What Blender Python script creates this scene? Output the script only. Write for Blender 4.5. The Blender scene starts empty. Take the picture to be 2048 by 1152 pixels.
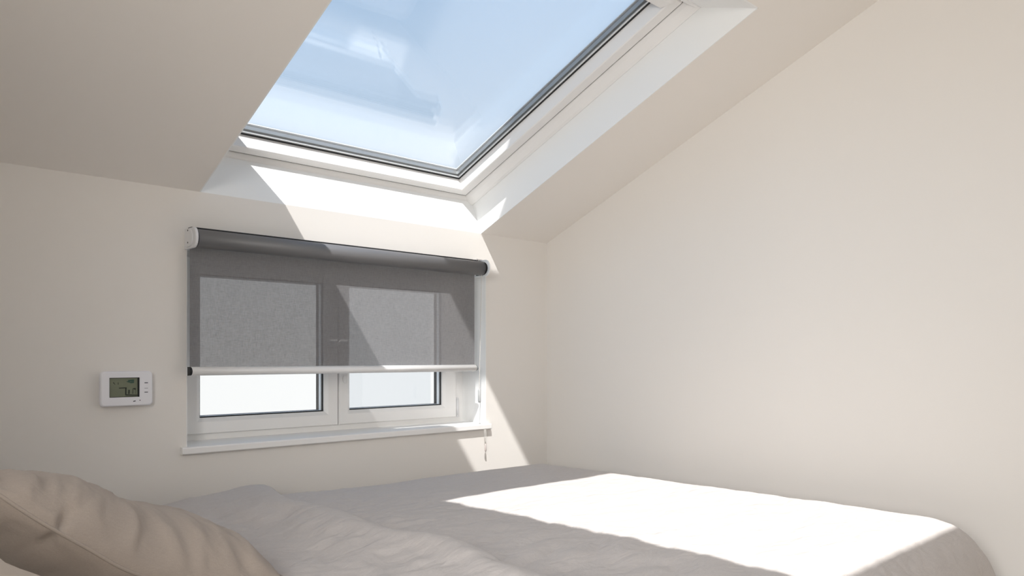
import bpy, math, random
from mathutils import Vector, noise, Matrix
random.seed(7)
C = bpy.context.scene.collection
PI = math.pi

# ------------------------------------------------------------------ helpers
class MB:
    """collects boxes, lofts and tubes; build() links them as one mesh object"""
    def __init__(s): s.v = []; s.f = []; s.m = []; s.sm = []
    def add(s, vs, fs, mi=0, smooth=False):
        o = len(s.v); s.v += [tuple(p) for p in vs]
        for f in fs: s.f.append(tuple(i+o for i in f)); s.m.append(mi); s.sm.append(smooth)
    def box(s, x0, x1, y0, y1, z0, z1, mi=0, fn=None):
        vs = [(x, y, z) for x in (x0, x1) for y in (y0, y1) for z in (z0, z1)]
        if fn: vs = [fn(*p) for p in vs]
        s.add(vs, [(0,1,3,2),(4,6,7,5),(0,4,5,1),(2,3,7,6),(0,2,6,4),(1,5,7,3)], mi)
        return s
    def ring(s, loops, fn, mi=0):
        """loops: (a0,a1,b0,b1,h) rectangles joined into a closed mitred frame"""
        vs = []; n = len(loops)
        for a0, a1, b0, b1, h in loops:
            vs += [fn(a0,b0,h), fn(a1,b0,h), fn(a1,b1,h), fn(a0,b1,h)]
        fs = []
        for i in range(n):
            j = (i+1) % n
            for k in range(4):
                l = (k+1) % 4
                fs.append((i*4+k, i*4+l, j*4+l, j*4+k))
        s.add(vs, fs, mi); return s
    def frame(s, a0, a1, b0, b1, w, h0, h1, fn, mi=0):
        """plain rectangular-section frame, w measured inwards"""
        return s.ring([(a0,a1,b0,b1,h0),(a0+w,a1-w,b0+w,b1-w,h0),(a0+w,a1-w,b0+w,b1-w,h1),(a0,a1,b0,b1,h1)], fn, mi)
    def prism(s, pts, x0, x1, mi=0, axis='x', smooth=False, fn=None):
        """closed outline pts=(u,v) extruded along an axis"""
        n = len(pts)
        def P(t, u, v): return (t,u,v) if axis == 'x' else ((u,t,v) if axis == 'y' else (u,v,t))
        vs = [P(x0,u,v) for u, v in pts]+[P(x1,u,v) for u, v in pts]
        if fn: vs = [fn(*p) for p in vs]
        s.add(vs, [tuple(range(n))[::-1], tuple(range(n, 2*n))], mi)
        s.add(vs, [(i,(i+1)%n,n+(i+1)%n,n+i) for i in range(n)], mi, smooth)
        return s
    def tube(s, path, r, seg=10, mi=0, cap=True):
        pts = [Vector(p) for p in path]; vs = []; n = len(pts)
        for i, p in enumerate(pts):
            t = (pts[min(i+1,n-1)]-pts[max(i-1,0)]).normalized()
            a = t.cross(Vector((0,0,1)) if abs(t.z) < .9 else Vector((1,0,0))).normalized(); b = t.cross(a)
            rr = r[i] if isinstance(r, (list, tuple)) else r
            for k in range(seg):
                g = 2*PI*k/seg; vs.append(p+a*math.cos(g)*rr+b*math.sin(g)*rr)
        fs = [(i*seg+k, i*seg+(k+1)%seg, (i+1)*seg+(k+1)%seg, (i+1)*seg+k) for i in range(n-1) for k in range(seg)]
        s.add(vs, fs, mi, True)
        if cap: s.add(vs, [tuple(range(seg))[::-1], tuple(range((n-1)*seg, n*seg))], mi)
        return s
    def ball(s, c, r, mi=0, nu=8, nv=5, sc=(1,1,1)):
        vs = [(c[0], c[1], c[2]-r*sc[2])]
        for j in range(1, nv):
            a = -PI/2+PI*j/nv
            for i in range(nu):
                g = 2*PI*i/nu; vs.append((c[0]+r*sc[0]*math.cos(a)*math.cos(g), c[1]+r*sc[1]*math.cos(a)*math.sin(g), c[2]+r*sc[2]*math.sin(a)))
        vs.append((c[0], c[1], c[2]+r*sc[2])); L = len(vs)-1
        fs = [(0, 1+(i+1)%nu, 1+i) for i in range(nu)]
        for j in range(nv-2):
            fs += [(1+j*nu+i, 1+j*nu+(i+1)%nu, 1+(j+1)*nu+(i+1)%nu, 1+(j+1)*nu+i) for i in range(nu)]
        fs += [(L, 1+(nv-2)*nu+i, 1+(nv-2)*nu+(i+1)%nu) for i in range(nu)]
        s.add(vs, fs, mi, True); return s
    def build(s, name, mats, parent=None, bevel=0, seg=2, fix=True):
        me = bpy.data.meshes.new(name); me.from_pydata(s.v, [], s.f)
        if not isinstance(mats, (list, tuple)): mats = [mats]
        for m in mats: me.materials.append(m)
        for p, mi, sm in zip(me.polygons, s.m, s.sm): p.material_index = mi; p.use_smooth = sm
        if fix:
            import bmesh
            bm = bmesh.new(); bm.from_mesh(me)
            bmesh.ops.remove_doubles(bm, verts=bm.verts, dist=1e-6)
            bmesh.ops.recalc_face_normals(bm, faces=bm.faces); bm.to_mesh(me); bm.free()
        o = bpy.data.objects.new(name, me); C.objects.link(o)
        if parent:
            o.parent = parent; o.matrix_parent_inverse = Matrix.Translation(-parent.location)
        if bevel:
            b = o.modifiers.new('bevel', 'BEVEL'); b.width = bevel; b.segments = seg; b.limit_method = 'ANGLE'; b.angle_limit = math.radians(40)
        return o

def tag(o, label=None, cat=None, group=None, kind=None):
    if label: o['label'] = label
    if cat: o['category'] = cat
    if group: o['group'] = group
    if kind: o['kind'] = kind
    return o
def thing(name, loc, label=None, cat=None, kind=None, group=None):
    o = bpy.data.objects.new(name, None); C.objects.link(o); o.location = loc; o.empty_display_size = .05
    return tag(o, label, cat, group, kind)

# ------------------------------------------------------------------ materials
def lin(c): return tuple(((x/255)/12.92 if x/255 <= .04045 else ((x/255+.055)/1.055)**2.4) for x in c)
def mat(name, col, rough=.6, metal=0, bump=0, bscale=200, spec=.5, vary=0, vscale=3):
    m = bpy.data.materials.new(name); m.use_nodes = True; N = m.node_tree.nodes; L = m.node_tree.links
    b = N['Principled BSDF']; b.inputs['Base Color'].default_value = (*col, 1)
    b.inputs['Roughness'].default_value = rough; b.inputs['Metallic'].default_value = metal
    b.inputs['Specular IOR Level'].default_value = spec
    tc = N.new('ShaderNodeTexCoord')
    if bump:
        n = N.new('ShaderNodeTexNoise'); n.inputs['Scale'].default_value = bscale; n.inputs['Detail'].default_value = 4
        L.new(tc.outputs['Object'], n.inputs['Vector'])
        k = N.new('ShaderNodeBump'); k.inputs['Strength'].default_value = bump; k.inputs['Distance'].default_value = .002
        L.new(n.outputs['Fac'], k.inputs['Height']); L.new(k.outputs['Normal'], b.inputs['Normal'])
    if vary:
        n = N.new('ShaderNodeTexNoise'); n.inputs['Scale'].default_value = vscale; n.inputs['Detail'].default_value = 3
        L.new(tc.outputs['Object'], n.inputs['Vector'])
        x = N.new('ShaderNodeMix'); x.data_type = 'RGBA'
        x.inputs[6].default_value = (*[c*(1-vary) for c in col], 1); x.inputs[7].default_value = (*[min(1, c*(1+vary)) for c in col], 1)
        L.new(n.outputs['Fac'], x.inputs[0]); L.new(x.outputs[2], b.inputs['Base Color'])
    return m

M = {}
M['wall'] = mat('wall_paint', (.835, .805, .765), .85, bump=.04, bscale=350, spec=.25)
M['ceiling'] = mat('ceiling_paint', (.90, .865, .82), .85, bump=.04, bscale=350, spec=.25)
M['white_paint'] = mat('white_lining_paint', (.92, .925, .915), .6, bump=.03, bscale=300, spec=.3)
M['pvc'] = mat('white_window_plastic', (.91, .90, .885), .35)
M['pvc_warm'] = mat('white_sash_paint', (.90, .89, .875), .4)
M['black'] = mat('black_rubber', (.012, .013, .015), .55)
M['grey_metal'] = mat('grey_aluminium', (.30, .32, .33), .35, metal=.6)
M['alu'] = mat('pale_aluminium', (.85, .88, .9), .4)
M['white_plastic'] = mat('white_plastic', (.78, .78, .79), .4)
M['rail'] = mat('white_rail_enamel', (.90, .90, .90), .35)
M['chrome'] = mat('chrome', (.8, .8, .82), .15, metal=1)
M['cord'] = mat('white_cord', (.75, .73, .69), .6)
M['clear'] = mat('grey_clear_plastic', (.52, .53, .53), .2)
M['floor'] = None

def wood():
    m = bpy.data.materials.new('oak_floorboards'); m.use_nodes = True; N = m.node_tree.nodes; L = m.node_tree.links
    b = N['Principled BSDF']; tc = N.new('ShaderNodeTexCoord'); br = N.new('ShaderNodeTexBrick')
    br.inputs['Scale'].default_value = 1; br.inputs['Brick Width'].default_value = 1.4; br.inputs['Row Height'].default_value = .14
    br.inputs['Mortar Size'].default_value = .003
    br.inputs['Color1'].default_value = (.74, .66, .56, 1); br.inputs['Color2'].default_value = (.66, .58, .49, 1); br.inputs['Mortar'].default_value = (.12, .08, .05, 1)
    L.new(tc.outputs['Object'], br.inputs['Vector']); L.new(br.outputs['Color'], b.inputs['Base Color']); b.inputs['Roughness'].default_value = .45
    return m
M['floor'] = wood()

def glass(name, f0, tint=(1,1,1)):
    """thin pane: clear transmission plus Schlick reflection"""
    m = bpy.data.materials.new(name); m.use_nodes = True; N = m.node_tree.nodes; L = m.node_tree.links
    N.clear(); out = N.new('ShaderNodeOutputMaterial'); mix = N.new('ShaderNodeMixShader')
    tr = N.new('ShaderNodeBsdfTransparent'); tr.inputs['Color'].default_value = (*tint, 1)
    gl = N.new('ShaderNodeBsdfGlossy'); gl.inputs['Roughness'].default_value = 0.0
    g = N.new('ShaderNodeNewGeometry'); d = N.new('ShaderNodeVectorMath'); d.operation = 'DOT_PRODUCT'
    L.new(g.outputs['Incoming'], d.inputs[0]); L.new(g.outputs['Normal'], d.inputs[1])
    def mth(op, a, b=None):
        n = N.new('ShaderNodeMath'); n.operation = op
        for i, q in enumerate((a, b)):
            if q is None: continue
            if isinstance(q, (int, float)): n.inputs[i].default_value = q
            else: L.new(q, n.inputs[i])
        return n.outputs[0]
    c = mth('ABSOLUTE', d.outputs['Value']); k = mth('POWER', mth('SUBTRACT', 1, c), 5)
    F = mth('ADD', mth('MULTIPLY', k, 1-f0), f0)
    L.new(F, mix.inputs[0]); L.new(tr.outputs[0], mix.inputs[1]); L.new(gl.outputs[0], mix.inputs[2]); L.new(mix.outputs[0], out.inputs[0])
    return m
M['glass'] = glass('clear_pane', .04)
M['roof_glass'] = glass('roof_window_pane', .085)

def fabric(name, base, dark, scale=900, rough=.9, sheen=0, bump=.25, wrinkle=0):
    m = bpy.data.materials.new(name); m.use_nodes = True; N = m.node_tree.nodes; L = m.node_tree.links
    b = N['Principled BSDF']; b.inputs['Roughness'].default_value = rough; b.inputs['Specular IOR Level'].default_value = .15
    b.inputs['Sheen Weight'].default_value = sheen
    tc = N.new('ShaderNodeTexCoord')
    w1 = N.new('ShaderNodeTexNoise'); w1.inputs['Scale'].default_value = scale
    mp = N.new('ShaderNodeMapping'); mp.inputs['Scale'].default_value = (1, .12, 1)
    L.new(tc.outputs['Object'], mp.inputs['Vector']); L.new(mp.outputs[0], w1.inputs['Vector'])
    w2 = N.new('ShaderNodeTexNoise'); w2.inputs['Scale'].default_value = scale
    mp2 = N.new('ShaderNodeMapping'); mp2.inputs['Scale'].default_value = (.12, 1, 1)
    L.new(tc.outputs['Object'], mp2.inputs['Vector']); L.new(mp2.outputs[0], w2.inputs['Vector'])
    ad = N.new('ShaderNodeMath'); ad.operation = 'ADD'; L.new(w1.outputs['Fac'], ad.inputs[0]); L.new(w2.outputs['Fac'], ad.inputs[1])
    hf = N.new('ShaderNodeMath'); hf.operation = 'MULTIPLY'; hf.inputs[1].default_value = .5; L.new(ad.outputs[0], hf.inputs[0])
    x = N.new('ShaderNodeMix'); x.data_type = 'RGBA'; x.inputs[6].default_value = (*dark, 1); x.inputs[7].default_value = (*base, 1)
    L.new(hf.outputs[0], x.inputs[0]); L.new(x.outputs[2], b.inputs['Base Color'])
    k = N.new('ShaderNodeBump'); k.inputs['Strength'].default_value = bump; k.inputs['Distance'].default_value = .001
    L.new(hf.outputs[0], k.inputs['Height'])
    if wrinkle:
        n = N.new('ShaderNodeTexNoise'); n.inputs['Scale'].default_value = 9; n.inputs['Detail'].default_value = 5; n.inputs['Distortion'].default_value = .6
        mp3 = N.new('ShaderNodeMapping'); mp3.inputs['Scale'].default_value = (1, 2.2, 1); mp3.inputs['Rotation'].default_value = (0, 0, .5)
        L.new(tc.outputs['Object'], mp3.inputs['Vector']); L.new(mp3.outputs[0], n.inputs['Vector'])
        k2 = N.new('ShaderNodeBump'); k2.inputs['Strength'].default_value = wrinkle; k2.inputs['Distance'].default_value = .02
        L.new(n.outputs['Fac'], k2.inputs['Height']); L.new(k.outputs['Normal'], k2.inputs['Normal']); L.new(k2.outputs['Normal'], b.inputs['Normal'])
    else: L.new(k.outputs['Normal'], b.inputs['Normal'])
    return m
M['duvet'] = fabric('warm_grey_linen', (.64, .60, .575), (.52, .48, .46), 500, sheen=.1, wrinkle=.5)
M['pillow'] = fabric('taupe_cotton', (.47, .40, .345), (.36, .305, .26), 600, sheen=.1, wrinkle=.2)
M['cream'] = fabric('cream_cotton', (.66, .58, .50), (.57, .49, .42), 600)
M['mattress'] = fabric('mattress_ticking', (.7, .68, .65), (.6, .58, .55), 500)
M['base'] = fabric('grey_upholstery', (.30, .28, .26), (.24, .22, .2), 500)

def screen_fabric():
    """woven sunscreen cloth: grey yarn, slightly see-through"""
    m = bpy.data.materials.new('charcoal_screen_cloth'); m.use_nodes = True; N = m.node_tree.nodes; L = m.node_tree.links
    N.clear(); out = N.new('ShaderNodeOutputMaterial')
    tc = N.new('ShaderNodeTexCoord'); outs = []
    for sc in ((900, 60, 60), (60, 60, 900)):
        mp = N.new('ShaderNodeMapping'); mp.inputs['Scale'].default_value = sc
        n = N.new('ShaderNodeTexNoise'); n.inputs['Scale'].default_value = 1; n.inputs['Detail'].default_value = 3
        L.new(tc.outputs['Object'], mp.inputs['Vector']); L.new(mp.outputs[0], n.inputs['Vector']); outs.append(n.outputs['Fac'])
    ad = N.new('ShaderNodeMath'); ad.operation = 'ADD'; L.new(outs[0], ad.inputs[0]); L.new(outs[1], ad.inputs[1])
    ramp = N.new('ShaderNodeMapRange'); ramp.inputs[1].default_value = .6; ramp.inputs[2].default_value = 1.4
    L.new(ad.outputs[0], ramp.inputs[0])
    col = N.new('ShaderNodeMix'); col.data_type = 'RGBA'; col.inputs[6].default_value = (.14, .137, .142, 1); col.inputs[7].default_value = (.25, .247, .252, 1)
    L.new(ramp.outputs[0], col.inputs[0])
    b = N.new('ShaderNodeBsdfPrincipled'); b.inputs['Roughness'].default_value = .75; b.inputs['Specular IOR Level'].default_value = .3
    L.new(col.outputs[2], b.inputs['Base Color'])
    opn = N.new('ShaderNodeMapRange'); opn.inputs[3].default_value = .08; opn.inputs[4].default_value = .23
    L.new(ramp.outputs[0], opn.inputs[0])
    tr = N.new('ShaderNodeBsdfTransparent'); mix = N.new('ShaderNodeMixShader')
    L.new(opn.outputs[0], mix.inputs[0]); L.new(b.outputs[0], mix.inputs[1]); L.new(tr.outputs[0], mix.inputs[2]); L.new(mix.outputs[0], out.inputs[0])
    return m
M['screen'] = screen_fabric()
M['roller'] = mat('charcoal_roller_cloth', (.155, .155, .163), .5, spec=1.0)

# ------------------------------------------------------------------ room measures
D = 2.4; XR = 2.502; XL = -.55; YB = -3.0; ZW = 1.616; TT = .42169
TH = math.atan(TT); ST, CT = math.sin(TH), math.cos(TH)
YF = .95; ZF = ZW+TT*(D-YF)
def R(x, p, h): return (x, D-p*CT+h*ST, ZW+p*ST+h*CT)     # roof frame: along the wall, up the slope, out of the roof
SX0, SX1, SP1 = .948, 2.107, 1.350                         # roof window opening in the sloping ceiling
FX0, FX1, FY0, FY1 = .53, 1.60, -.34, .945                 # opening of the added rooflight, sized for the sun patch on the bed
WX0, WX1, WZ0, WZ1 = .905, 2.135, .823, 1.452              # window recess in the low wall

def struct(name, mb, mats, **k):
    o = mb.build(name, mats, **k); return tag(o, kind='structure')

b = MB(); b.box(XL-.3, XR+.3, YB-.3, D+.3, -.2, 0); struct('floor', b, M['floor'])
# window wall: four blocks round the recess, top cut to the roof slope
b = MB()
def ztop(y): return ZW-TT*(y-D)
def wblock(x0, x1, z0, top=None):
    t0, t1 = (ztop(D), ztop(D+.3)) if top is None else (top, top)
    b.prism([(D, z0), (D+.3, z0), (D+.3, t1), (D, t0)], x0, x1)
wblock(XL-.3, WX0, 0); wblock(WX1, XR+.3, 0); wblock(WX0, WX1, 0, WZ0-.02); wblock(WX0, WX1, WZ1)
struct('wall_window', b, M['wall'], fix=False)
def gable(b, x0, x1, y0):
    b.prism([(y0, 0), (D, 0), (D, ZW+.1*TT), (YF, ZF+.06), (y0, ZF+.06)], x0, x1)
b = MB(); gable(b, XR, XR+.2, YB); struct('wall_right', b, M['wall'])
b = MB(); b.box(XL, XR, YB-.3, YB, 0, ZF+.1); struct('wall_back', b, M['wall'])
b = MB()
BX0, BX1, BZ1 = -.60, .56, 2.05                          # added fill-light window, measured along the left wall
b.box(XL-.2, XL, YB-.3, BX0, 0, ZF+.06); gable(b, XL-.2, XL, BX1); b.box(XL-.2, XL, BX0, BX1, BZ1, ZF+.06)
struct('wall_left', b, M['wall'], fix=False)
# ceiling: sloping slab with the roof window hole, flat slab with the added rooflight's hole
b = MB(); H = .20
def S(x0, x1, p0, p1, h0=0, h1=H): b.box(x0, x1, p0, p1, h0, h1, 0, R)
PE = 1.574
S(XL-.2, SX0-.004, -.36, PE); S(SX1+.004, XR+.2, -.36, PE); S(SX0-.004, SX1+.004, -.36, -.004)
# upper end of the hole splays towards the glass
b.prism([(SP1+.004, 0), (PE, 0), (PE, H), (1.208, H), (1.208, .134)], SX0-.004, SX1+.004, fn=R)
b.box(XL-.2, FX0, YB, YF, ZF, ZF+.2); b.box(FX1, XR+.2, YB, YF, ZF, ZF+.2)
b.box(FX0, FX1, YB, FY0, ZF, ZF+.2); b.box(FX0, FX1, FY1, YF, ZF, ZF+.2)
b.box(XL-.2, XR+.2, YF, YF+.12, ZF+.04, ZF+.27)
struct('ceiling', b, M['ceiling'], fix=False)

# ------------------------------------------------------------------ window_1: roof window in the slope
w1 = thing('window_1', R(1.5275, .6, 0), 'large white framed roof window in the sloping ceiling showing blue sky', 'roof window', 'structure')
b = MB(); t = .004
b.box(SX0-t, SX1+t, -t, 0, 0, .15, 0, R)
b.box(SX0-t, SX0, -t, SP1, 0, .15, 0, R); b.box(SX1, SX1+t, -t, SP1, 0, .15, 0, R)
b.prism([(SP1, 0), (SP1+t, 0), (1.208, .134+t), (1.2, .134)], SX0, SX1, fn=R)
b.build('reveal_lining', M['white_paint'], w1, fix=False)
b = MB()
def rl(i, h, p0=-.026, pb=1.2): return (SX0+i, SX1-i, p0+i, pb-i, h)
b.ring([rl(0,.136), rl(.004,.134), rl(.012,.140), rl(.026,.158), rl(.032,.172), rl(.032,.26), rl(0,.26)], R)
b.build('outer_frame', M['pvc_warm'], w1)
b = MB(); b.ring([(.9795,2.0755,.006,1.1715,.1735),(.9845,2.0705,.011,1.1665,.1735),(.9845,2.0705,.011,1.1665,.19),(.9795,2.0755,.006,1.1715,.19)], R)
b.build('gap_shade_ring', M['black'], w1)  # black ring stands in for the shade inside the sash gap
b = MB()
b.ring([(.985,2.070,.0115,1.166,.172),(.988,2.067,.0145,1.163,.168),(1.025,2.030,.041,1.131,.168),(1.028,2.027,.044,1.128,.171),
        (1.030,2.025,.046,1.126,.218),(1.030,2.025,.046,1.126,.238),(.985,2.070,.0115,1.166,.265)], R)
sash = b.build('sash', M['pvc_warm'], w1)
b = MB(); b.ring([(1.026,2.029,.042,1.130,.2175),(1.0365,2.0185,.0525,1.1195,.2175),(1.0365,2.0185,.0525,1.1195,.2213),(1.026,2.029,.042,1.130,.2215)], R)
b.build('gasket', M['black'], sash)
b = MB(); b.ring([(1.037,2.018,.053,1.119,.2195),(1.043,2.012,.059,1.113,.2195),(1.043,2.012,.059,1.113,.2215),(1.037,2.018,.053,1.119,.2215)], R)
b.build('glazing_strip', M['alu'], sash)
b = MB(); b.box(1.029, 2.026, .045, 1.127, .222, .226, 0, R); b.build('glass_pane', M['roof_glass'], sash)
b = MB(); b.ring([(1.030,2.025,.046,1.126,.2265),(1.038,2.017,.054,1.118,.2265),(1.038,2.017,.054,1.118,.2415),(1.030,2.025,.046,1.126,.2415)], R, 0)
b.ring([(1.0385,2.0165,.0545,1.1175,.228),(1.050,2.005,.066,1.106,.2275),(1.050,2.005,.066,1.106,.2415),(1.0385,2.0165,.0545,1.1175,.2415)], R, 1)
b.build('spacer', [M['alu'], M['grey_metal']], sash)
b = MB(); b.box(1.029, 2.026, .045, 1.127, .242, .246, 0, R); b.build('glass_pane', M['roof_glass'], sash)
b = MB(); b.ring([(1.02,2.035,.036,1.136,.2465),(1.045,2.010,.061,1.111,.2465),(1.045,2.010,.061,1.111,.250),(1.02,2.035,.036,1.136,.255)], R)
b.ring([(1.0455,2.0095,.0615,1.1105,.2465),(1.055,2.000,.071,1.101,.2465),(1.055,2.000,.071,1.101,.249),(1.0455,2.0095,.0615,1.1105,.249)], R, 1)
b.build('glazing_seal', [M['grey_metal'], M['alu']], sash)
# ventilation bar along the top of the sash
b = MB(); b.prism([(1.112,.176),(1.150,.160),(1.166,.160),(1.166,.214),(1.112,.214)], 1.030, 2.025, fn=R)
b.build('handle_bar', M['pvc_warm'], sash)

# ------------------------------------------------------------------ window_2: casement window in the low wall
def Wf(x, z, y): return (x, y, z)
w2 = thing('window_2', (1.52, 2.58, WZ0), 'low white two-sash casement window half covered by the grey blind', 'window', 'structure')
b = MB(); b.ring([(WX0,WX1,WZ0,WZ1,2.552),(WX0+.048,WX1-.047,WZ0+.026,WZ1-.03,2.552),(WX0+.048,WX1-.047,WZ0+.026,WZ1-.03,2.62),(WX0,WX1,WZ0,WZ1,2.62)], Wf)
b.box(1.505, 1.537, 2.565, 2.62, WZ0+.02, WZ1-.02)
b.build('window_frame', M['pvc'], w2, bevel=.002)
for (a0, a1, g0, g1) in ((.935, 1.5185, 1.005, 1.463), (1.5225, 2.092, 1.573, 2.020)):
    z0, z1, gz0, gz1 = .849, 1.432, .903, 1.377
    b = MB()
    b.ring([(a0,a1,z0,z1,2.545),(a0+.003,a1-.003,z0+.003,z1-.003,2.540),(g0-.014,g1+.014,gz0-.014,gz1+.014,2.540),
            (g0-.010,g1+.010,gz0-.010,gz1+.010,2.543),(g0-.001,g1+.001,gz0-.001,gz1+.001,2.550),(g0-.001,g1+.001,gz0-.001,gz1+.001,2.563),
            (g0-.001,g1+.001,gz0-.001,gz1+.001,2.60),(a0,a1,z0,z1,2.60)], Wf)
    s = b.build('casement_sash', M['pvc'], w2)
    b = MB(); b.ring([(g0-.002,g1+.002,gz0-.002,gz1+.002,2.557),(g0+.003,g1-.003,gz0+.003,gz1-.003,2.557),(g0+.003,g1-.003,gz0+.003,gz1-.003,2.5625),(g0-.002,g1+.002,gz0-.002,gz1+.002,2.5625)], Wf)
    b.build('gasket', M['black'], s)
    b = MB(); b.box(g0, g1, 2.563, 2.567, gz0, gz1); b.build('glass_pane', M['glass'], s)
    b = MB(); b.ring([(g0,g1,gz0,gz1,2.5675),(g0+.003,g1-.003,gz0+.003,gz1-.003,2.5675),(g0+.003,g1-.003,gz0+.003,gz1-.003,2.582),(g0,g1,gz0,gz1,2.582)], Wf, 1)
    b.ring([(g0,g1,gz0,gz1,2.583),(g0+.004,g1-.004,gz0+.004,gz1-.004,2.583),(g0+.004,g1-.004,gz0+.004,gz1-.004,2.60),(g0,g1,gz0,gz1,2.60)], Wf, 0)
    b.build('spacer', [M['black'], M['alu']], s)
# hinge cover low on the right-hand sash
b = MB(); b.tube([(2.097, 2.541, .856), (2.097, 2.541, .925)], .0055, 12); b.ball((2.097, 2.541, .855), .0058, sc=(1,1,1.2)); b.ball((2.097, 2.541, .926), .0058, sc=(1,1,1.0))
b.build('hinge', M['white_plastic'], w2)
b = MB(); b.ball((1.545, 2.536, 1.02), .008, sc=(1.2,.5,2.0), nu=12, nv=8); b.build('sash_catch', M['pvc'], w2)
# sill board
b = MB(); b.prism([(2.552, .805), (2.383, .805), (2.380, .808), (2.380, .823), (2.383, .827), (2.552, .829)], .886, 2.149)
b.build('window_sill', M['pvc'], w2)
# recess lining painted white
b = MB(); b.box(WX0-.001, WX0+.002, 2.4005, 2.552, .827, WZ1); b.box(WX1-.002, WX1+.001, 2.4005, 2.552, .827, WZ1); b.box(WX0, WX1, 2.4005, 2.552, WZ1-.002, WZ1+.001)
b.build('recess_lining', M['white_paint'], w2, fix=False)

# ------------------------------------------------------------------ added_rooflight: unseen, added to throw sun on the bed, added_fill_window: unseen, added for fill light
w3 = thing('added_rooflight', ((FX0+FX1)/2, (FY0+FY1)/2, ZF+.2), 'flat rooflight added out of view to throw the sun patch on the bed', 'rooflight', 'structure')
b = MB()
def Fl(x, y, z): return (x, y, z)
b.frame(FX0-.05, FX1+.05, FY0-.05, FY1+.05, .06, ZF+.2, ZF+.24, Fl); b.build('outer_frame', M['pvc'], w3)
b = MB(); b.box(FX0, FX1, FY0, FY1, ZF+.226, ZF+.230); b.build('glass_pane', M['glass'], w3)
w4 = thing('added_fill_window', (XL-.15, -.02, 0), 'tall glazed window added out of view in the left wall to pass the fill light', 'window', 'structure')
def Bf(y, z, x): return (x, y, z)
b = MB(); b.frame(BX0, BX1, 0, BZ1, .06, XL-.2, XL-.12, Bf); b.box(XL-.2, XL-.12, -.05, .01, .05, BZ1-.05)
b.build('window_frame', M['pvc'], w4)
b = MB(); b.box(XL-.164, XL-.16, BX0+.06, -.05, .06, BZ1-.06); b.build('glass_pane', M['glass'], w4)
b = MB(); b.box(XL-.164, XL-.16, .01, BX1-.06, .06, BZ1-.06); b.build('glass_pane', M['glass'], w4)

# ------------------------------------------------------------------ roller blind
BY, BZ, BR = 2.344, 1.4625, .028
bl = thing('roller_blind', (1.47, 2.395, 1.46), 'charcoal grey roller blind pulled halfway down over the low casement window', 'roller blind')
b = MB(); b.tube([(.912, BY, BZ), (2.062, BY, BZ)], BR, 48); b.build('roller', M['roller'], bl)
b = MB()
zb = 1.070
b.add([(.9035, 2.371, zb), (2.046, 2.371, zb), (2.046, 2.371, BZ+.004), (.9035, 2.371, BZ+.004)], [(0,1,2,3)]); b.build('blind_cloth', M['screen'], bl, fix=False)
b = MB(); b.box(.9085, 2.0655, 2.3725, 2.3985, 1.472, 1.5005); b.build('headrail', M['black'], bl, bevel=.002)
b = MB(); out = []
for k in range(13):
    g = PI*k/12; out.append((2.371-.017*math.sin(g), 1.0595+.0135*math.cos(g)))
out += [(2.3745, 1.046), (2.3745, 1.073)]
b.prism(out, .906, 2.046, smooth=False); r = b.build('bottom_rail', M['rail'], bl)
for pgn in r.data.polygons:
    if len(pgn.vertices) == 4: pgn.use_smooth = True
for x0, x1, mm, nm in ((.898, .906, 'black', 'end_cap'), (2.046, 2.052, 'grey_metal', 'end_cap')):
    b = MB(); b.prism([(y*1.0, 1.0595+(z-1.0595)*(.98 if mm == 'black' else .9)) for y, z in out], x0, x1); b.build(nm, M[mm], bl)
# brackets: rounded side plate, layered cover and screws
def plate(y0, y1, z0, z1, n=10):
    pts = [(y1, z0), (y1, z1)]
    cy, rz = y0+.026, (z1-z0)/2; cz = (z0+z1)/2
    for k in range(n+1):
        g = PI/2+PI*k/n; pts.append((cy+.026*math.cos(g), cz+rz*math.sin(g)))
    return pts
b = MB(); b.prism(plate(2.310, 2.3995, 1.432, 1.494), .8985, .9075); lb = b.build('bracket', M['white_plastic'], bl, bevel=.002)
b = MB(); b.prism(plate(2.330, 2.378, 1.436, 1.490), .8945, .8990); b.build('bracket_cover', M['white_plastic'], lb, bevel=.0015)
for z_ in (1.449, 1.486): b = MB(); b.tube([(.8938, 2.362, z_), (.8950, 2.362, z_)], .0025, 10); b.build('screw', M['black'], lb)
b = MB(); b.prism(plate(2.303, 2.3995, 1.430, 1.498), 2.0665, 2.0725); rb = b.build('bracket', M['alu'], bl, bevel=.0015)
b = MB(); b.prism(plate(2.3125, 2.380, 1.4365, 1.4885), 2.0625, 2.0660); b.build('clutch', M['black'], rb)
b = MB(); b.box(2.040, 2.0725, 2.350, 2.384, 1.494, 1.500); b.ball((2.045, 2.352, 1.498), .004); b.build('bracket_clip', M['chrome'], rb, bevel=.001)
# bead chain: two strands and a clear weight
b = MB()
for x, y in ((2.0525, 2.334), (2.0655, 2.350)):
    z = 1.432
    xe, ye = 2.049, 2.350
    while z > .972:
        f = min(1, (1.432-z)/.46); k = 1-(1-f)**1; px = x+(xe-x)*f*.75; py = y+(ye-y)*f*.75
        b.ball((px, py, z), .0019, nu=6, nv=4); z -= .0052
b.tube([(2.0525, 2.334, 1.437), (2.0503, 2.346, .972)], .0007, 5); b.tube([(2.0655, 2.350, 1.437), (2.0535, 2.350, .972)], .0007, 5)
b.build('bead_chain', M['cord'], bl)
b = MB(); b.tube([(2.052, 2.347, .974), (2.052, 2.347, .968), (2.052, 2.347, .925), (2.052, 2.347, .920)], [.003, .0062, .0062, .004], 12); b.build('chain_weight', M['clear'], bl)

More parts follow.
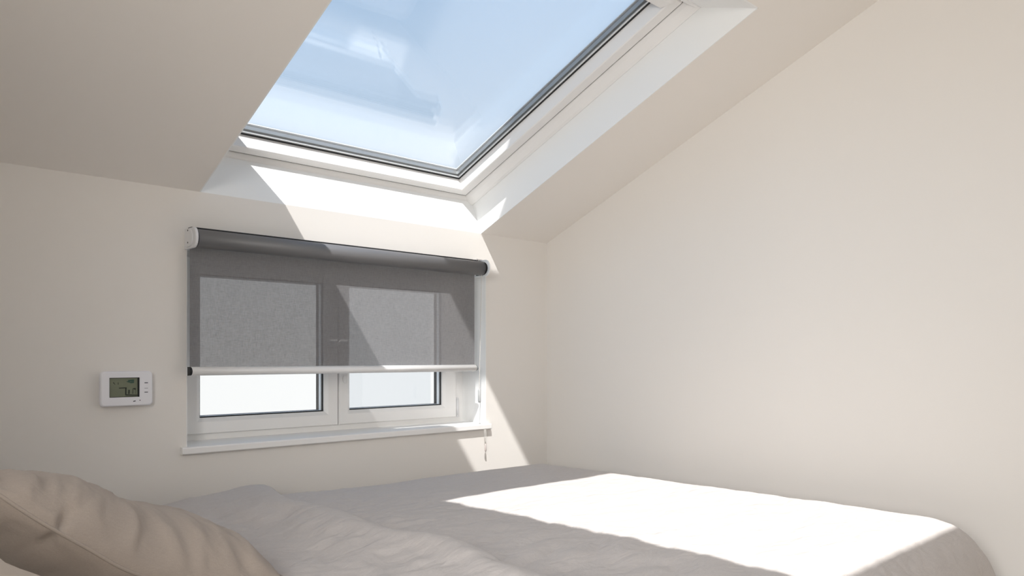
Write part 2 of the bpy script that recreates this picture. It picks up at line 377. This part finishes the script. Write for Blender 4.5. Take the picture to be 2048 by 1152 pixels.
# short cord loop hanging under the sill
cd = thing('pull_cord', (2.112, 2.378, .80), 'thin white cord loop with small tassel hanging under the right end of the window sill', 'cord')
b = MB(); b.tube([(2.106, 2.378, .806), (2.107, 2.377, .775), (2.111, 2.377, .744)], .0009, 6); b.tube([(2.113, 2.378, .806), (2.115, 2.377, .775), (2.112, 2.377, .744)], .0009, 6)
b.build('cord_loop', M['cord'], cd)
b = MB(); b.tube([(2.1115, 2.377, .746), (2.1115, 2.377, .738), (2.1115, 2.377, .718), (2.1115, 2.377, .714)], [.0015, .0035, .0045, .002], 10); b.build('tassel', mat('pinkish_plastic', (.62, .55, .52), .5), cd)

# ------------------------------------------------------------------ thermostat
th = thing('thermostat', (.728, 2.4, 1.01), 'white wall thermostat with green-grey display left of the window', 'thermostat')
def rrect(x0, x1, z0, z1, r, n=6):
    pts = []
    for cx, cz, a in ((x1-r, z1-r, 0), (x0+r, z1-r, 90), (x0+r, z0+r, 180), (x1-r, z0+r, 270)):
        for k in range(n+1):
            g = math.radians(a+90*k/n); pts.append((cx+r*math.cos(g), cz+r*math.sin(g)))
    return pts
def loft(mb, loops, mi=0, cap0=True, cap1=True, smooth=False):
    n = len(loops[0]); vs = [p for l in loops for p in l]
    mb.add(vs, [(i*n+k, i*n+(k+1)%n, (i+1)*n+(k+1)%n, (i+1)*n+k) for i in range(len(loops)-1) for k in range(n)], mi, smooth)
    if cap0: mb.add(loops[0], [tuple(range(n))], mi)
    if cap1: mb.add(loops[-1], [tuple(range(n))], mi)
X0, X1, Z0, Z1 = .6555, .7965, .9615, 1.0615
b = MB()
seq = [(2.3995, .004, .010), (2.384, .002, .010), (2.3835, -.0005, .011), (2.376, 0, .011), (2.3735, .0012, .010), (2.372, .0036, .008)]
loops = [[(x, y, z) for x, z in rrect(X0+i, X1-i, Z0+i, Z1-i, rr)] for y, i, rr in seq]
# front face with a rectangular hole for the display
DX0, DX1, DZ0, DZ1 = .6790, .7600, .9870, 1.0435
loft(b, loops, cap0=True, cap1=False)
n = 7; front = loops[-1]; hole = [(DX1, 2.372, DZ1), (DX0, 2.372, DZ1), (DX0, 2.372, DZ0), (DX1, 2.372, DZ0)]
vs = list(front)+hole; F0 = len(front); fs = []
for q in range(4):
    for k in range(n-1): fs.append((q*n+k, q*n+k+1, F0+q))
    fs.append((q*n+n-1, (q*n+n) % F0, F0+(q+1)%4, F0+q))
b.add(vs, fs)
back = [(x, 2.3765, z) for x, y, z in hole]
b.add(hole+back, [(0,1,5,4),(1,2,6,5),(2,3,7,6),(3,0,4,7)])
b.build('housing', mat('thermostat_plastic', (.86, .86, .90), .38), th)
b = MB(); b.box(DX0-.001, DX1+.001, 2.3764, 2.378, DZ0-.001, DZ1+.001); lcd = b.build('display', mat('lcd_green_grey', (.20, .22, .155), .25, vary=.12, vscale=30), th)
b = MB(); b.frame(DX0, DX1, DZ0, DZ1, .0014, 2.3735, 2.3764, lambda x, z, y: (x, y, z)); b.box(DX1-.0042, DX1, 2.3735, 2.3764, DZ0, DZ1)
b.build('display_bezel', M['black'], th)
b = MB()
def seg(x0, z0, x1, z1, w, y=2.3758, mb=None):
    d = Vector((x1-x0, 0, z1-z0)); p = Vector((-d.z, 0, d.x)).normalized()*w/2
    A, B = Vector((x0, y, z0)), Vector((x1, y, z1)); o = Vector((0, .0006, 0))
    vs = [A+p, A-p, B-p, B+p, A+p+o, A-p+o, B-p+o, B+p+o]
    (mb or b).add(vs, [(0,1,2,3),(7,6,5,4),(0,4,5,1),(1,5,6,2),(2,6,7,3),(3,7,4,0)])
seg(.6900, 1.0300, .6925, 1.0275, .0022); seg(.6925, 1.0275, .6950, 1.0240, .0012); seg(.7030, 1.0300, .7032, 1.0235, .0014)
seg(.7055, 1.0135, .7260, 1.0140, .0026); seg(.7240, 1.0140, .7235, .9950, .0030); seg(.7225, .9935, .7560, .9915, .0028)
seg(.7325, 1.0080, .7320, .9960, .0034)
seg(.7430, 1.0110, .7425, .9960, .0014); seg(.7435, 1.0110, .7500, 1.0115, .0024); seg(.7485, 1.0115, .7488, 1.0080, .0036); seg(.7500, 1.0080, .7498, .9960, .0007)
b.build('display_digits', mat('lcd_ink', (.012, .018, .014), .4), lcd)
b = MB(); seg(.7265, 1.0320, .7370, 1.0290, .0028); seg(.7370, 1.0290, .7460, 1.0300, .0044); seg(.7300, 1.0340, .7460, 1.0350, .0050); b.build('display_symbol', mat('lcd_teal', (.035, .085, .065), .4), lcd)
for z, w in ((1.0275, .0024), (1.0117, .0009), (1.0000, .0022)):
    b = MB(); seg(.7735, z, .7830, z, w, 2.3716); b.build('button', mat('button_grey', (.05, .055, .08), .5), th)
b = MB(); seg(.7425, .9745, .7490, .9755, .0026, 2.3716); b.build('button', mat('button_dark', (.05, .055, .08), .5), th)
b = MB(); b.tube([(.7610, 2.3716, .9768), (.7610, 2.3722, .9768)], .0014, 10); b.build('indicator', M['black'], th)

# ------------------------------------------------------------------ bed
bed = thing('bed', (1.0, 1.47, 0), 'double bed with grey base and pale mattress under the duvet', 'bed')
b = MB(); b.box(-.34, 2.20, .80, 2.14, .06, .34); b.build('bed_base', M['base'], bed, bevel=.02)
b = MB(); b.box(-.34, 2.20, .79, 2.15, .34, .585); b.build('mattress', M['mattress'], bed, bevel=.05, seg=5)
b = MB(); b.box(-.45, -.35, .66, 2.28, .0, 1.05); b.build('headboard', M['base'], bed, bevel=.03, seg=4)
for x in (-.2, 2.1):
    for y in (.9, 2.04):
        b = MB(); b.tube([(x, y, 0), (x, y, .06)], .03, 16); b.build('leg', M['black'], bed)

def side(s, L, rad):
    """arc-length position along a top edge that rolls over and hangs: (offset, drop); s>0 beyond the edge start"""
    if s <= 0: return s, 0
    a = rad*PI/2
    if s < a: g = s/rad; return rad*math.sin(g), rad*(1-math.cos(g))
    return rad, rad+(s-a)
def fbm(x, y, z=0, sc=1, o=4):
    return noise.fractal(Vector((x*sc, y*sc, z)), 1.0, 2.1, o)
def smooth(a, b_, x):
    t = max(0, min(1, (x-a)/(b_-a))); return t*t*(3-2*t)

def cover(xa, xb, y0, y1, rx, ry, drop, ztop, nx, ny, wr, head=True):
    """cloth surface over the mattress, rolled over foot and both long sides"""
    vs = []; fs = []
    La = drop
    xs = [xa+(xb-rx-xa+rx*PI/2+La)*i/nx for i in range(nx+1)]
    W = (y1-ry)-(y0+ry); tot = W+2*(ry*PI/2+La)
    ts = [-(ry*PI/2+La)+tot*j/ny for j in range(ny+1)]
    for x_ in xs:
        ox, dx = side(x_-(xb-rx), La, rx); X = (xb-rx)+ox
        for t_ in ts:
            if t_ < 0: o_, dy = side(-t_, La, ry); Y = y0+ry-o_
            elif t_ > W: o_, dy = side(t_-W, La, ry); Y = y1-ry+o_
            else: Y, dy = y0+ry+t_, 0
            d = math.hypot(dx, dy) if (dx > 0 and dy > 0) else dx+dy
            z = ztop(X, Y)-min(d, .5)
            X2, Y2, z2 = wr(x_, t_, X, Y, z, dx, dy, W)
            vs.append((X2, Y2, z2))
    for i in range(nx):
        for j in range(ny): a = i*(ny+1)+j; fs.append((a, a+1, a+ny+2, a+ny+1))
    return vs, fs
def ztop(X, Y):
    c = .650+.006*(1-((X-1.4)/1.2)**2)
    return c
def wr(x_, t_, X, Y, z, dx, dy, W):
    top = 1-smooth(0, .12, dx+dy)
    w = .014*fbm(x_*2.0+t_*1.2, t_*3.4-x_*.8, 3, 1.6)+.010*fbm(x_*1.3+t_*2.5, t_*6-x_*3.0, 8, 2.6)
    w *= (1-.82*smooth(1.05, 1.7, X))*(1-.45*smooth(1.9, 2.2, Y))
    lump = .010*math.exp(-((X-.95)/.22)**2)*math.exp(-((Y-2.1)/.25)**2)
    z += (w*top+lump*top)
    if dy > 0:      # pleats on the hanging sides
        z += .004*smooth(0, .03, dy)*(1-smooth(.1, .2, dy))*noise.noise(Vector((x_*38, t_*22, 1)))
        q = smooth(.02, .30, dy); s_ = -1 if t_ < 0 else 1
        Y += s_*q*(.022*math.sin(x_*17+2.5*math.sin(x_*5))+.012*fbm(x_*4, 0, 5, 2)+.02)
    if dx > 0:
        q = smooth(.02, .30, dx); X += q*(.014*math.sin(t_*15+2*math.sin(t_*4))+.01*fbm(t_*4, 1, 5, 2)+.015)
    return X, Y, z
duv = thing('duvet', (1.2, 1.47, .60), 'warm grey linen duvet spread over the bed, sunlit across the foot end', 'duvet')
vs, fs = cover(.60, 2.315, .615, 2.285, .10, .13, .26, ztop, 230, 240, wr)
b = MB(); b.add(vs, fs, 0, True); o = b.build('duvet_cover', M['duvet'], duv, fix=False)
sd = o.modifiers.new('thick', 'SOLIDIFY'); sd.thickness = .022; sd.offset = -1
# top end folded back over itself: a second, slightly raised layer ending at a soft rolled edge
def edge_x(Y): return 1.035-.035*smooth(2.05, 1.2, Y)+.02*math.sin(Y*6.0)-.015*math.sin(Y*13+1)
nx, ny = 90, 220; vs = []; fs = []
W = 2.275-.625-.24; tot = W+2*(.12*PI/2+.22)
for i in range(nx+1):
    u = i/nx
    for j in range(ny+1):
        t_ = -(.12*PI/2+.22)+tot*j/ny
        if t_ < 0: o_, dy = side(-t_, .22, .12); Y = .745-.02-o_
        elif t_ > W: o_, dy = side(t_-W, .22, .12); Y = 2.155+.012+o_
        else: Y, dy = .725+(t_/W)*(2.167-.725), 0
        ex = edge_x(Y); L = ex-.58
        s_ = u*(L+.030); r_ = .011
        lift = .045
        if s_ < L: X = .58+s_; zz = lift
        else:
            g = min((s_-L)/r_, PI*.9); X = ex+r_*math.sin(g); zz = lift-r_*(1-math.cos(g))
        w = .013*fbm(X*3.0+Y*2.2, Y*4.4-X*4, 11, 1.5)+.004*fbm(X*5, Y*9+X*6, 4, 2)
        w *= min(1, .45+max(0, ex-X)*5)
        low = smooth(.55, .95, X)
        zz -= .024*(1-smooth(.66, .92, X))
        fy = 1-.7*smooth(1.8, 2.1, Y)
        ridge = .012*math.exp(-((ex-.035-X)/.035)**2)-.022*math.exp(-((ex-.17-X)/.08)**2)-.012*math.exp(-((ex-.36-X+.1*(Y-1.5))/.05)**2)
        z = ztop(X, Y)+zz+((w+ridge)*fy+.005*low*math.exp(-((Y-2.12)/.2)**2))*(1-smooth(0, .12, dy))-dy+.004
        if dy > 0:
            Y += (-1 if t_ < 0 else 1)*(.022+smooth(.02,.3,dy)*.012*math.sin(X*19))
        vs.append((X, Y, z))
for i in range(nx):
    for j in range(ny): a = i*(ny+1)+j; fs.append((a, a+1, a+ny+2, a+ny+1))
b = MB(); b.add(vs, fs, 0, True); o = b.build('folded_edge', M['duvet'], duv, fix=False)
sd = o.modifiers.new('thick', 'SOLIDIFY'); sd.thickness = .008; sd.offset = -1

# ------------------------------------------------------------------ pillows
def catmull(P, t):
    n = len(P)-1; f = max(0, min(n-1e-6, t*n)); i = int(f); f -= i
    p0, p1, p2, p3 = P[max(i-1,0)], P[i], P[i+1], P[min(i+2,n)]
    return tuple(.5*((2*b1)+(-a+c)*f+(2*a-5*b1+4*c-d)*f*f+(-a+3*b1-3*c+d)*f**3) for a, b1, c, d in zip(p0, p1, p2, p3))
def make_pillow(name, path, yc, half, thick, m, seed, label, skew=0, dimple=None, tilt=0, puckers=1):
    N_, K = 110, 110
    root = thing(name, (path[-1][0]-.1, yc, .68), label, 'pillow')
    def pt(a, bb, sgn):
        t = (bb+1)/2
        x, z = catmull(path, t); x2, z2 = catmull(path, min(1, t+.01)); x1, z1 = catmull(path, max(0, t-.01))
        d = Vector((x2-x1, 0, z2-z1)).normalized(); nrm = Vector((-d.z, 0, d.x))
        if nrm.x < 0: nrm = -nrm
        e = max(0, (1-abs(a)**3.2))*max(0, (1-abs(bb)**3.2))
        h = thick*e**.62
        pin = 1-.07*(abs(bb)**4)            # sides bow in between the corners
        pin2 = 1-.06*(1-abs(bb)**2)*0
        Y = yc+a*half*pin*pin2+skew*(t-.5)
        # creases running in from the seams
        ea = 1-abs(a); cr = (math.exp(-ea*2.6) if a < 0 else .25*math.exp(-ea*2.6))*smooth(0, .06, ea)
        crease = .010*(.2-abs(math.sin(bb*14.5+2.6*fbm(bb*2, a*1.2, seed, 1)+a*2.2)))*cr
        crease *= puckers
        crease += .0045*puckers*fbm(bb*7+a*1.2, a*1.6, seed+3, 1.1)*min(1, h/.04)
        if dimple:
            g = math.exp(-((bb-dimple[1])/.035)**2-((a-dimple[0])/.05)**2); crease -= .022*g
        hh = max(h+crease, 0)*(1 if sgn > 0 else 1-.6*t)
        return Vector((x, Y, z-tilt*(a+1)/2*(1-t)))+nrm*sgn*hh
    vs = []; fs = []
    for sgn in (1, -1):
        o = len(vs)
        for i in range(N_+1):
            for j in range(K+1):
                ai = math.sin((2*i/N_-1)*PI/2); bj = math.sin((2*j/K-1)*PI/2)
                vs.append(pt(ai, bj, sgn*(1 if sgn > 0 else .8)))
        for i in range(N_):
            for j in range(K):
                a = o+i*(K+1)+j; q = (a, a+1, a+K+2, a+K+1); fs.append(q if sgn < 0 else q[::-1])
    b = MB(); b.add(vs, fs, 0, True); body = b.build('pillow_body', m, root)
    ring_ = [pt(-1, -1+2*k/60, 1) for k in range(61)]+[pt(-1+2*k/60, 1, 1) for k in range(1, 61)]+[pt(1, 1-2*k/60, 1) for k in range(1, 61)]+[pt(1-2*k/60, -1, 1) for k in range(1, 60)]
    b = MB(); b.tube(ring_+ring_[:1], .0028, 8, cap=False); b.build('piping', m, body)
    return root
make_pillow('pillow', [(.205, .925), (.265, .870), (.33, .818), (.40, .765), (.49, .728), (.58, .708), (.665, .700)], 1.555, .285, .112, M['pillow'], 2.0,
            'plump taupe pillow with seam and creases leaning at the head of the bed', dimple=(-.95, -.52), tilt=.10)
make_pillow('pillow', [(-.08, .935), (.01, .905), (.08, .86), (.125, .81), (.18, .775), (.24, .745), (.31, .73)], .95, .22, .085, M['cream'], 9.0,
            'cream pillow in the bottom left corner, nearest of the two pillows', puckers=.2)

# ------------------------------------------------------------------ outside: unseen panels added to trim the roof window's sun, neighbouring block
def add_sun_blocker(x0, x1, p0, p1, h, label):
    c = R((x0+x1)/2, (p0+p1)/2, h)
    t_ = thing('sun_blocker', c, label, 'added sun blocker', group='added sun blockers above the roof')
    b = MB(); b.frame(x0, x1, p0, p1, .03, h, h+.04, R); b.build('blocker_frame', M['grey_metal'], t_)
    b = MB(); b.box(x0+.03, x1-.03, p0+.03, p1-.03, h+.01, h+.03, 0, R); b.build('blocker_sheet', mat('blocker_sheet', (.02, .03, .07), .2), t_)
    px = x1-.03 if x1 > .9 else x0+.03
    b = MB(); b.tube([R(px, p0+.06, H), R(px, p0+.06, h)], .02, 10); b.build('leg', M['grey_metal'], t_)
    q = R(px, p1-.06, h); b = MB(); b.tube([(q[0], q[1], ZF+.2), q], .02, 10); b.build('leg', M['grey_metal'], t_)
SUN = Vector((.50, .55, -1.0))
hs = .7/(.9214-.55*.3885); dx_, dp_ = -.50*hs, (.55*.9214+.3885)*hs       # shift along the sun ray from pane to the added blockers
add_sun_blocker(1.60+dx_, 2.16+dx_, .42+dp_, 1.16+dp_, .90, 'dark panel on legs added above the roof to block sun, right of the pair')
add_sun_blocker(.97+dx_, 1.265+dx_, .83+dp_, 1.16+dp_, .90, 'dark panel on legs added above the roof to block sun, left of the pair')
nb = thing('building', (6.5, 10, -3), 'pale rendered building seen faintly through the casement window', 'building')
b = MB(); b.box(5.75, 6.92, 9, 9.5, -3, 2.7); b.build('wall', mat('pale_render', (.50, .50, .49), .9, bump=.1, bscale=40), nb)
b = MB(); b.box(5.70, 6.97, 8.95, 9.55, 2.7, 2.8); b.build('parapet', mat('pale_coping', (.6, .6, .6), .8), nb)

# ------------------------------------------------------------------ light
w = bpy.data.worlds.new('sky'); bpy.context.scene.world = w; w.use_nodes = True; N = w.node_tree.nodes; L = w.node_tree.links; N.clear()
out = N.new('ShaderNodeOutputWorld'); bg = N.new('ShaderNodeBackground'); tc = N.new('ShaderNodeTexCoord'); sp = N.new('ShaderNodeSeparateXYZ')
L.new(tc.outputs['Generated'], sp.inputs[0]); rp = N.new('ShaderNodeValToRGB'); L.new(sp.outputs['Z'], rp.inputs[0])
e = rp.color_ramp.elements; e[0].position = 0.0; e[0].color = (1.0, 1.02, 1.02, 1); e[1].position = 1.0; e[1].color = (.27, .46, .74, 1)
for p_, c_ in ((.10, (.95, .99, 1.02)), (.30, (.68, .87, 1.10)), (.55, (.47, .71, 1.03))):
    q = e.new(p_); q.color = (*c_, 1)
L.new(rp.outputs[0], bg.inputs[0]); bg.inputs[1].default_value = 1.0; L.new(bg.outputs[0], out.inputs[0])

sun = bpy.data.lights.new('sun', 'SUN'); sun.energy = 6.1; sun.angle = math.radians(.53); sun.color = (1, .985, .965)
so = bpy.data.objects.new('sun', sun); C.objects.link(so); so.rotation_euler = SUN.to_track_quat('-Z', 'Y').to_euler(); so.location = (-3, -3, 7)
ar = bpy.data.lights.new('added_fill_light', 'AREA'); ar.shape = 'RECTANGLE'; ar.size = 1.6; ar.size_y = 1.3; ar.energy = 128; ar.color = (1, .972, .935)  # soft fill lamp added outside the left wall to brighten the room
ao = bpy.data.objects.new('added_fill_light', ar); C.objects.link(ao); ao.location = (XL-.95, -.50, 1.75); ao.rotation_euler = Vector((3.3, 1.2, -.7)).to_track_quat('-Z', 'Y').to_euler()

# ------------------------------------------------------------------ camera
cam = bpy.data.cameras.new('camera'); co = bpy.data.objects.new('camera', cam); C.objects.link(co)
co.location = (0, 0, 1.1); co.rotation_euler = (math.radians(90), 0, -math.radians(43.5889))
cam.sensor_width = 36; cam.lens = 36*1539/2048; cam.shift_y = 140/2048; cam.clip_start = .02; cam.clip_end = 200
sc = bpy.context.scene; sc.camera = co
sc.view_settings.view_transform = 'Standard'; sc.view_settings.look = 'None'; sc.view_settings.gamma = 1; sc.view_settings.exposure = 0
sc.view_settings.use_curve_mapping = False
sc.cycles.max_bounces = 10; sc.cycles.diffuse_bounces = 6; sc.cycles.transparent_max_bounces = 16
